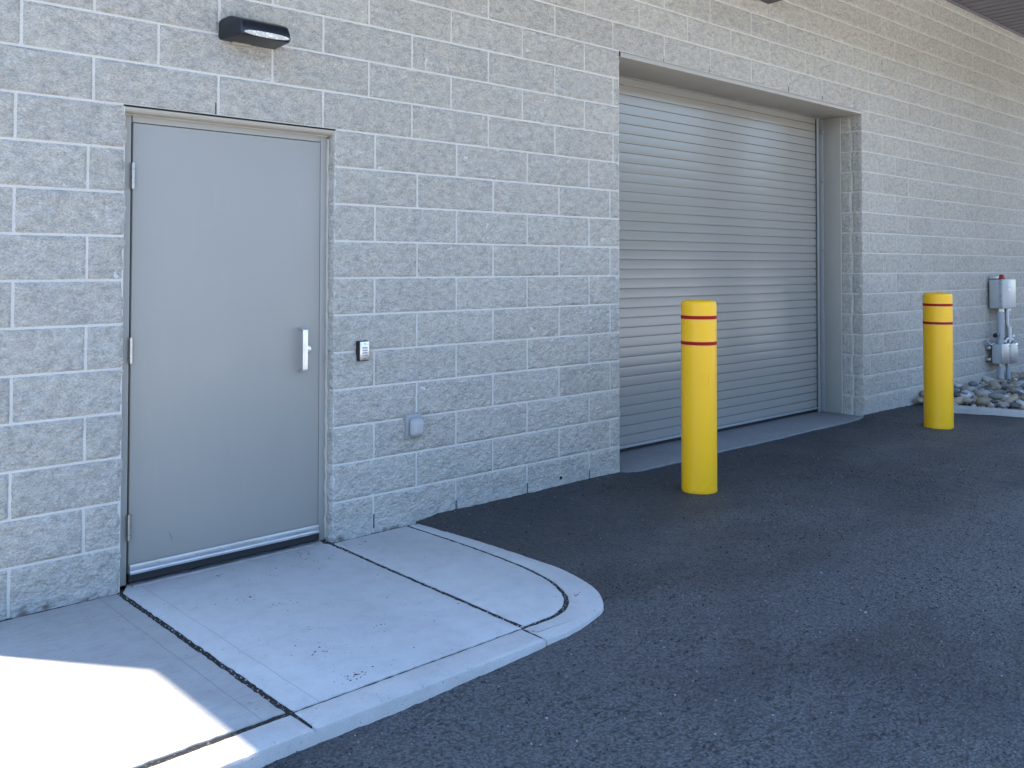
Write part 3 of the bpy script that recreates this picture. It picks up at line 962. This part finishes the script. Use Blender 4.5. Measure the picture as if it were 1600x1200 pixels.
def conduit(x, y, r, segs_, label):
    c = tag(empty('conduit', (x, y, 0)), label, 'conduit', 'conduits rising from the river rock')
    for z0, z1 in segs_:
        MBd().tube([(x, y, z0), (x, y, z1)], r, 18).out('pipe', MT['conduit'], c)
        MBd().tube([(x, y, z1 - 0.04), (x, y, z1 - 0.002)], r + 0.007, 18).out('collar', MT['steel'], c)
    return c
conduit(9.300, -0.115, 0.037, [(-0.05, 0.318), (0.552, 0.984)], 'thicker grey conduit, left one of two, rising from the river rock to the alarm panel')
conduit(9.555, -0.115, 0.027, [(-0.05, 0.303), (0.543, 0.984)], 'thinner grey conduit, right one of two, rising from the river rock to the alarm panel')
# unions, drain tee and cord grips between the boxes
cg = tag(empty('cable_fitting', (9.44, -0.12, 0.56)), 'cluster of white and steel cable grips between the alarm panel and the junction boxes', 'fitting')
MBd().tube([(9.445, -0.150, 0.98), (9.445, -0.150, 0.80), (9.47, -0.150, 0.76)], 0.016, 12).out('cable', MT['white'], cg)
MBd().tube([(9.49, -0.160, 0.75), (9.49, -0.160, 0.60), (9.47, -0.155, 0.555)], [0.022, 0.022, 0.018], 12).out('cable', MT['white'], cg)
for x, z in ((9.36, 0.575), (9.45, 0.60), (9.58, 0.585), (9.62, 0.62)):
    bm = bmesh.new(); bmesh.ops.create_icosphere(bm, subdivisions=2, radius=0.032)
    MBd().add(bm, Matrix.Translation((x, -0.14, z)) @ Matrix.Scale(1.3, 4, (0, 0, 1))).out('grip', MT['steel'], cg)
MBd().tube([(9.12, -0.12, 0.66), (9.17, -0.12, 0.665), (9.26, -0.115, 0.66)], [0.028, 0.022, 0.012], 12).out('knob', MT['black'], cg)
MBd().tube([(9.02, -0.03, 0.60), (9.06, -0.06, 0.57), (9.12, -0.07, 0.545), (9.18, -0.09, 0.565)], 0.010, 8).out('clamp', MT['steel'], cg)

# ------------------------------------------------------------------ bollards
def bollard(loc, d, h, label):
    root = tag(empty('bollard', loc), label, 'bollard', 'yellow bollards in front of the block wall')
    r = d / 2
    x, y, z = loc
    prof = [(r - 0.004, -0.03), (r - 0.001, 0.002), (r + 0.0015, 0.010), (r, 0.024)] + [(r, q) for q in np.linspace(0.06, h - 0.036, 14)] \
        + [(r - 0.026 * (1 - math.cos(a)), h - 0.036 + 0.027 * math.sin(a)) for a in np.linspace(0.2, math.pi / 2, 7)] + [(r * 0.35, h - 0.002), (0, h)]
    mb = MBd().lathe([(a, b + z) for a, b in prof], 64, x, y)
    sl_ = mb.out('sleeve', MT['yellow'], root, smooth=50)
    # raised moulding mark on the sleeve
    mb = MBd()
    a = math.radians(-112)
    mb.box(x + r * math.cos(a) - .006, x + r * math.cos(a) + .006, y + r * math.sin(a) - .0016, y + r * math.sin(a) + .004, z + 0.70, z + 0.785, 0.001, 1)
    mb.out('moulding', MT['yellow'], sl_)
    for zc in (h * 0.9065, h * 0.772):
        b = MBd().lathe([(r, zc - 0.0125 + z), (r + 0.0016, zc - 0.0105 + z), (r + 0.0016, zc + 0.0105 + z), (r, zc + 0.0125 + z)], 64, x, y).out('band', MT['red'], root, smooth=30)
        mb = MBd()
        for s in (-1, 1):
            mb.lathe([(r, zc + s * 0.0135 - 0.003 + z), (r + 0.0010, zc + s * 0.0135 - 0.003 + z), (r + 0.0010, zc + s * 0.0135 + 0.003 + z), (r, zc + s * 0.0135 + 0.003 + z)], 64, x, y)
        mb.out('edge', MT['tapeedge'], b, smooth=30)
    return root
bollard((2.205, -0.640, 0.0), 0.232, 1.272, 'yellow bollard with two red bands in front of the roller shutter')
bollard((5.955, -0.700, 0.0), 0.250, 1.255, 'yellow bollard with two red bands between the roller shutter and the river rock')

# ------------------------------------------------------------------ paving
def arc(cx, cy, rx, ry, a0, a1, n=14):
    return [(cx + rx * math.cos(a), cy + ry * math.sin(a)) for a in np.linspace(a0, a1, n)]
G_ = 0.010
SY = -1.512
def wob(poly, amp=0.0016, step=0.022):
    o = []
    for (x0, y0), (x1, y1) in zip(poly, poly[1:] + poly[:1]):
        L = math.hypot(x1 - x0, y1 - y0)
        k = max(1, int(L / step))
        for i in range(k):
            t_ = i / k
            o.append((x0 + (x1 - x0) * t_ + random.uniform(-amp, amp), y0 + (y1 - y0) * t_ + random.uniform(-amp, amp)))
    return o
def slab(poly, m, label, name='sidewalk', z1=0.0, bev=0.004, amp=0.0030):
    o = MBd().prism_z(wob(poly, amp), -0.12, z1, bev, 2).out(name, m, None, 40)
    return tag(o, label, 'sidewalk' if name == 'sidewalk' else 'kerb', kind='structure')
slab([(-8.0, -0.030), (-1.445, -0.030), (-1.445, SY + G_), (-8.0, SY + G_ - 0.03)], MT['slab'], 'left concrete sidewalk slab, half in sunlight')
slab([(-1.416, -0.028), (-1.416, SY - 0.004), (-0.341, SY - 0.004), (-0.322, -0.6), (-0.306, -0.024), (-0.372, 0.06), (-1.365, 0.06)], MT['slab2'], 'concrete landing slab in front of the steel door')
def spline(pts, n=6):
    P_ = [Vector((2 * pts[0][0] - pts[1][0], 2 * pts[0][1] - pts[1][1]))] + [Vector(p) for p in pts] + [Vector((2 * pts[-1][0] - pts[-2][0], 2 * pts[-1][1] - pts[-2][1]))]
    o = []
    for a, b, c, d in zip(P_, P_[1:], P_[2:], P_[3:]):
        for i in range(n):
            t_ = i / n
            o.append(0.5 * ((2 * b) + (c - a) * t_ + (2 * a - 5 * b + 4 * c - d) * t_ ** 2 + (3 * b - a - 3 * c + d) * t_ ** 3))
    return o + [P_[-2]]
def offs(pts, d):
    o = []
    for i, p in enumerate(pts):
        tg = (pts[min(i + 1, len(pts) - 1)] - pts[max(i - 1, 0)]).normalized()
        o.append((p.x - tg.y * d, p.y + tg.x * d))
    return o
JL = spline([(0.222, -0.026), (0.234, -0.45), (0.226, -0.80), (0.199, -1.064), (0.136, -1.272), (0.029, -1.430), (-0.126, -1.510), (-0.336, -1.516)])
OL = spline([(0.305, -0.026), (0.338, -0.468), (0.345, -0.90), (0.333, -1.15), (0.252, -1.410), (0.120, -1.568), (-0.004, -1.630), (-0.169, -1.664), (-0.350, -1.672)])
inner = offs(JL, -0.011)
slab([(-0.281, -0.028), (-0.297, -0.6), (-0.315, SY + 0.012), ] + inner[::-1], MT['slab3'], 'small concrete slab with a rounded corner inside the kerb')
# kerb band round the landing
def kerb(poly, label):
    return slab(poly, MT['kerb'], label, 'kerb', 0.001, 0.016, 0.002)
SO = -1.672
kerb([(-8.0, SY - 0.039), (-1.432, SY - 0.014), (-1.4265, SO), (-8.0, SO - 0.06)], 'sunlit concrete kerb along the left sidewalk slab')
kerb([(-1.4225, SY - 0.009), (-0.345, SY - 0.009), (-0.352, SO), (-1.4225, SO)], 'straight concrete kerb along the landing slab')
kerb(offs(JL, 0.008) + [(-0.3395, SY - 0.010), (-0.3465, SO)] + [tuple(p) for p in OL[:-1][::-1]], 'curved concrete kerb round the corner slab')
soil = MBd().prism_z([(-8, 0.03), (0.25, 0.03), (0.27, -0.9), (0.22, -1.20), (0.08, -1.47), (-0.12, -1.575), (-0.36, -1.64), (-8, -1.64)], -0.16, -0.006).out('soil', MT['soil'], None, 0)
tag(soil, 'dark soil in the joints between the sidewalk slabs', 'soil', kind='structure')

# asphalt: one relief sheet, dipping along the kerb and rising to the wall
def smooth(a, b, x):
    t_ = np.clip((x - a) / (b - a), 0, 1)
    return t_ * t_ * (3 - 2 * t_)
xs = np.concatenate([np.linspace(-60, -9, 12), np.linspace(-8.5, -3, 24), np.arange(-2.98, 7.6, 0.02), np.linspace(7.7, 16, 50), np.linspace(17, 70, 14)])
ys = np.concatenate([np.linspace(-40, -6, 14), np.linspace(-5.8, -3.6, 30), np.arange(-3.58, 0.03, 0.018)])
X, Y = np.meshgrid(xs, ys, indexing='ij')
Z = 0.024 * smooth(-0.30, 0.0, Y) * smooth(0.25, 0.5, X) * (1 - 0.9 * smooth(2.1, 2.4, X) * (1 - smooth(5.7, 6.0, X)))
Z = Z - 0.006 * smooth(-0.25, 0.0, Y) * smooth(2.1, 2.4, X) * (1 - smooth(5.7, 6.0, X))
fall = 0.040 * (1 - smooth(-1.25, 0.42, X))
Z = Z - fall * smooth(-0.9, -1.6, Y) - 0.010 * smooth(0.6, 0.32, X) * smooth(-0.2, -1.2, Y)
Z = Z + 0.010 * vnoise(X * 1.4, Y * 1.4, 2) * (X > 0.5) + 0.004 * vnoise(X * 5, Y * 5, 3) + 0.004 * vnoise(X * 16, Y * 16, 4) + 0.0025 * vnoise(X * 38, Y * 38, 6)
inside = (Y > SO + 0.03) & (X < 0.30)
c_out = ((X + 0.14) / 0.44) ** 2 + ((Y + 1.15) / 0.49) ** 2
inside &= ~((X > -0.14) & (Y < -1.15) & (c_out > 1))
Z = np.where(inside, -0.10, Z)
Z = np.where((X > 7.3) & (Y > -1.0), -0.08, Z)
Z = np.where((X > GX0) & (X < GX1) & (Y > -0.012), -0.05, Z)
idx = np.arange(X.size).reshape(X.shape)
q = np.stack([idx[:-1, :-1], idx[1:, :-1], idx[1:, 1:], idx[:-1, 1:]], -1).reshape(-1, 4)
me = np_mesh('asphalt', np.stack([X, Y, Z], -1).reshape(-1, 3), q)
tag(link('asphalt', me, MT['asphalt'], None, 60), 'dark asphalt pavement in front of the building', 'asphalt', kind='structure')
lot = MBd().box(-60, 70, -41, -4.1, -0.02, 0.016).out('lot', MT['lot'])  # unseen; its nearness and paleness chosen to bounce sunlight onto the wall
tag(lot, 'pale concrete lot beyond the asphalt', 'lot', kind='structure')
g = MBd()
quad(g, [(-600, -600, -0.2), (600, -600, -0.2), (600, 600, -0.2), (-600, 600, -0.2)])
tag(g.out('ground', MT['ground'], None, 0), 'dry ground running to the horizon', 'ground', kind='structure')

hx = np.linspace(-420, 520, 95); hy = np.linspace(-320, -75, 16)  # unseen high ground, added to darken what the shutter reflects
HX, HY = np.meshgrid(hx, hy, indexing='ij')
HZ = -0.3 + smooth(-75, -190, HY) * (40 + 16 * vnoise(HX / 60, HY / 80, 5) + 6 * vnoise(HX / 17, HY / 25, 6))
hi = np.arange(HX.size).reshape(HX.shape)
me = np_mesh('hills', np.stack([HX, HY, HZ], -1).reshape(-1, 3), np.stack([hi[:-1, :-1], hi[1:, :-1], hi[1:, 1:], hi[:-1, 1:]], -1).reshape(-1, 4))
tag(link('hills', me, MT['hill'], None, 60), 'unseen dark hills added as a backdrop for the shutter reflection', 'hills', kind='structure')

# loose grit lying on the asphalt
def bits(name, spots, m, smin, smax, flat, label, cat, zf):
    mb = MBd()
    for x, y, nb, sp in spots:
        for _ in range(nb):
            bm = bmesh.new()
            bmesh.ops.create_icosphere(bm, subdivisions=1, radius=1)
            s = random.uniform(smin, smax)
            for v in bm.verts:
                v.co *= random.uniform(0.75, 1.2)
            px, py = random.gauss(x, sp), random.gauss(y, sp)
            mt = Matrix.Translation((px, py, zf(px, py) + s * flat * 0.5)) @ Matrix.Rotation(random.uniform(0, 6.3), 4, 'Z') @ Matrix.Diagonal((s, s * random.uniform(.5, 1), s * flat, 1))
            mb.add(bm, mt)
    o = mb.out(name, m, None, 0)
    return tag(o, label, cat, kind='stuff')
def zas(x, y):
    i = int(np.clip(np.searchsorted(xs, x), 0, len(xs) - 1)); j = int(np.clip(np.searchsorted(ys, y), 0, len(ys) - 1))
    return float(Z[i, j])
spots = [(random.uniform(0.5, 7), random.uniform(-3.2, -0.1), 1, 0.1) for _ in range(70)] + [(0.75, -0.22, 12, 0.14), (0.62, -0.45, 6, 0.12), (6.3, -0.12, 8, 0.2), (1.2, -0.25, 6, 0.15), (0.42, -1.5, 6, 0.1), (1.0, -2.3, 14, 0.22), (6.72, -0.12, 26, 0.12), (6.9, -0.2, 16, 0.08)]
spots = [s for s in spots if s[0] > 0.45]
bits('grit', spots, MT['grit'], 0.0016, 0.0050, 0.7, 'loose pale grit scattered on the asphalt', 'grit', zas)
def agg():
    nS = 15000
    px = rng.uniform(-1.9, 6.6, nS * 6); py = -3.5 + 3.45 * rng.random(nS * 6) ** 1.15
    dens = 0.25 + 1.6 * np.clip(vnoise(px * 1.3, py * 1.9, 11) + 0.5 * vnoise(px * 4, py * 6, 12), 0, 1)
    ix = np.clip(np.searchsorted(xs, px), 0, len(xs) - 1); iy = np.clip(np.searchsorted(ys, py), 0, len(ys) - 1)
    ok = (rng.random(nS * 6) < dens * 0.6) & (Z[ix, iy] > -0.075)
    px, py, ix, iy = px[ok][:nS], py[ok][:nS], ix[ok][:nS], iy[ok][:nS]
    n_ = len(px)
    s = rng.uniform(0.0018, 0.0046, n_) * np.where(rng.random(n_) < 0.08, 1.6, 1.0)
    an = rng.uniform(0, 6.3, n_); el = rng.uniform(0.45, 1.0, n_)
    V, Fq, T = [], [], []
    ring = [(math.cos(k * math.pi / 2.5), math.sin(k * math.pi / 2.5)) for k in range(5)]
    vz = Z[ix, iy]
    pts = []
    for (cx_, cy_) in ring:
        ux, uy = cx_ * s * rng.uniform(.75, 1.2, n_), cy_ * s * el * rng.uniform(.75, 1.2, n_)
        pts.append(np.stack([px + ux * np.cos(an) - uy * np.sin(an), py + ux * np.sin(an) + uy * np.cos(an), vz - 0.001], -1))
    top = []
    for (cx_, cy_) in ring:
        ux, uy = cx_ * s * 0.55, cy_ * s * el * 0.55
        top.append(np.stack([px + ux * np.cos(an) - uy * np.sin(an), py + ux * np.sin(an) + uy * np.cos(an), vz + s * rng.uniform(.45, .9, n_)], -1))
    V = np.stack(pts + top, 1).reshape(-1, 3)
    b0 = (np.arange(n_) * 10)[:, None]
    quads = [b0 + np.array([[k, (k + 1) % 5, 5 + (k + 1) % 5, 5 + k]]) for k in range(5)]
    quads += [b0 + np.array([[5, 6, 7, 8]]), b0 + np.array([[5, 8, 9, 5]])[:, [0, 1, 2, 2]]] if False else [b0 + np.array([[5, 6, 7, 8]])]
    Fq = np.concatenate(quads)
    tone = rng.choice([0.0, 0.35, 1.0], n_, p=[0.62, 0.30, 0.08])
    me = np_mesh('asphalt_stones', V, Fq, {'tone': np.repeat(tone, 10)})
    m = mat('asphalt_stone', rough=0.8, spec=0.4)
    t = NT(m)
    t.base(t.ramp(t.attr('tone'), [(0.0, (0.018, 0.018, 0.020)), (0.35, (0.11, 0.11, 0.115)), (1.0, (0.30, 0.29, 0.28))]))
    tag(link('asphalt_stones', me, m, None, 0), 'small stones standing in the worn asphalt surface', 'stones', kind='stuff')
agg()
lsp = []
for x, y, nb, sp in [(-1.109, -1.432, 26, 0.030), (-1.084, -1.179, 16, 0.028), (-1.03, -0.467, 14, 0.05), (-0.48, -0.10, 22, 0.07), (-0.745, -1.113, 5, 0.03), (-0.62, -0.22, 12, 0.08), (-1.0, -0.10, 8, 0.07), (0.10, -1.42, 16, 0.06), (-0.15, -0.12, 12, 0.06), (-0.95, -0.62, 8, 0.06)]:
    for _ in range(nb):
        a_ = random.uniform(0, 6.3); rr_ = abs(random.gauss(0, sp)) * random.choice([0.5, 1, 1, 2.2])
        lsp.append((x + 1.7 * rr_ * math.cos(a_), y + 0.7 * rr_ * math.sin(a_), 1, 0.002))
lsp += [(random.uniform(-1.35, 0.1), random.uniform(-1.45, -0.1), 1, 0.02) for _ in range(40)]
bits('leaf_litter', lsp, MT['litter'], 0.0010, 0.0052, 0.25, 'dark crumbs of dry litter on the landing slab', 'litter', lambda x, y: 0.0005)
# crumbs and pebbles caught in the open joints
jsp = []
for k in range(46):
    t_ = k / 45
    jsp += [(-1.430 + 0.0 * t_, -0.03 - 1.46 * t_, 1, 0.006), (-0.296 - 0.035 * t_, -0.03 - 1.46 * t_, 1, 0.006), (0.212, -0.03 - 1.1 * t_, 1, 0.006)]
for (x, y) in [tuple(p) for p in JL]: jsp.append((x, y, 1, 0.005))
for k in range(30): jsp.append((-2.3 + 2.6 * k / 29, -0.018, 1, 0.005))
bits('joint_debris', jsp, MT['grit'], 0.0018, 0.0048, 0.8, 'pebbles and crumbs caught in the sidewalk joints', 'debris', lambda x, y: -0.005)

# ------------------------------------------------------------------ river rock bed
kp_pts_out = [(6.915, -0.34), (6.93, -0.40), (7.06, -0.90), (7.14, -1.15), (7.30, -1.42), (7.7, -1.6), (15.5, -1.7)]
kp_pts_in = [(15.5, -1.56), (7.76, -1.46), (7.42, -1.32), (7.29, -1.10), (7.20, -0.86), (7.06, -0.36), (7.05, -0.33)]
tag(MBd().prism_z(wob(kp_pts_out + kp_pts_in, 0.003), -0.15, 0.062, 0.015, 2).out('kerb', MT['kerb'], None, 40), 'low concrete kerb edging the river rock bed', 'kerb', kind='structure')
tag(MBd().prism_z([(6.98, 0.02), (7.06, -0.36), (7.20, -0.86), (7.42, -1.32), (7.76, -1.46), (15.5, -1.56), (15.5, 0.02)], -0.15, 0.0).out('rock_bed', MT['soil'], None, 0), 'soil bed under the river rocks', 'soil', kind='structure')
kinds = [('grey rounded river rock in the bed beside the wall', m_rock('grey_rock', (0.24, 0.24, 0.235), (0.36, 0.355, 0.34))),
         ('tan rounded river rock in the bed beside the wall', m_rock('tan_rock', (0.30, 0.25, 0.18), (0.42, 0.36, 0.27))),
         ('pale rounded river rock in the bed beside the wall', m_rock('pale_rock', (0.46, 0.45, 0.43), (0.62, 0.61, 0.58))),
         ('dark rounded river rock in the bed beside the wall', m_rock('dark_rock', (0.10, 0.10, 0.105), (0.17, 0.17, 0.17)))]
fb = MBd()
for _ in range(900):
    x, y = random.uniform(7.0, 11.2), random.uniform(-1.4, -0.02)
    if y < -1.1 and x < 7.5 or x < 7.02 - 0.26 * y: continue
    bm = bmesh.new(); bmesh.ops.create_icosphere(bm, subdivisions=1, radius=1)
    s = random.uniform(0.016, 0.034)
    for v in bm.verts: v.co *= random.uniform(0.85, 1.1)
    fb.add(bm, Matrix.Translation((x, y, 0.008 + 0.04 * max(0, 1 + y))) @ Matrix.Rotation(random.uniform(0, 6), 4, 'Z') @ Matrix.Diagonal((s, s * .75, s * .5, 1)))
for _ in range(900):                                   # the bed goes on past the edge of the view
    x, y = random.uniform(8.2, 15.4), random.uniform(-1.44, -0.05)
    if x < 7.15 + 3.45 * (1.12 + y): continue
    bm = bmesh.new(); bmesh.ops.create_icosphere(bm, subdivisions=2, radius=1)
    s = random.uniform(0.035, 0.075)
    for v in bm.verts: v.co *= random.uniform(0.93, 1.05)
    fb.add(bm, Matrix.Translation((x, y, 0.016 + 0.04 * max(0, 1 + y))) @ Matrix.Rotation(random.uniform(0, 6), 4, 'Z') @ Matrix.Diagonal((s, s * .75, s * .55, 1)))
tag(fb.out('pebbles', kinds[0][1], None, 60), 'small pebbles filling between the river rocks', 'pebbles', kind='stuff')
protos = []
for kn, (lab, m) in enumerate(kinds):
    ms = []
    for v_ in range(4):
        bm = bmesh.new()
        bmesh.ops.create_icosphere(bm, subdivisions=3, radius=1)
        sd = random.random() * 50
        ax, ay, az = random.uniform(0.85, 1.15), random.uniform(0.6, 0.85), random.uniform(0.42, 0.62)
        for v in bm.verts:
            n_ = float(vnoise(np.array(v.co.x * 1.1 + sd), np.array(v.co.y * 1.1 + v.co.z * 0.9), kn))
            v.co *= 1 + 0.35 * n_
            v.co = Vector((v.co.x * ax, v.co.y * ay, v.co.z * az))
        me = bpy.data.meshes.new('river_rock')
        bm.to_mesh(me); bm.free()
        me.materials.append(m)
        me.polygons.foreach_set('use_smooth', np.ones(len(me.polygons), dtype=bool))
        ms.append(me)
    protos.append(ms)
placed = []
tries = 0
def in_bed(x, y):
    if y > -0.03 or y < -1.4: return False
    xe = 6.99 + 0.26 * min(1, -y / 0.9) + (0.25 if y < -1.1 else 0)
    return x > xe + 0.03 and x < 7.05 + 3.45 * (1.12 + y)
while len(placed) < 292 and tries < 60000:
    tries += 1
    x, y = random.uniform(7.0, 11.4), random.uniform(-1.4, -0.03)
    if not in_bed(x, y): continue
    s = random.choice([0.028, 0.032, 0.036, 0.04, 0.042, 0.046, 0.05, 0.055, 0.06, 0.078])
    lay = 0 if len(placed) < 235 else 1
    if any((x - a) ** 2 + (y - b) ** 2 < (0.62 * (s + c)) ** 2 and l == lay for a, b, c, l in placed): continue
    placed.append((x, y, s, lay))
for x, y, s, lay in placed:
    kn = random.choices(range(4), [5, 4.2, 2.2, 1.6])[0]
    o = bpy.data.objects.new('river_rock', random.choice(protos[kn]))
    COL.objects.link(o)
    o.location = (x, min(y, -s * 0.8 - 0.004), 0.010 + s * 0.40 + lay * 0.040 + 0.05 * max(0, 1 + y))
    o.scale = (s, s, s)
    o.rotation_euler = (random.uniform(-.35, .35), random.uniform(-.35, .35), random.uniform(0, 6.28))
    tag(o, kinds[kn][0], 'rock', 'river rocks in the bed beside the wall')
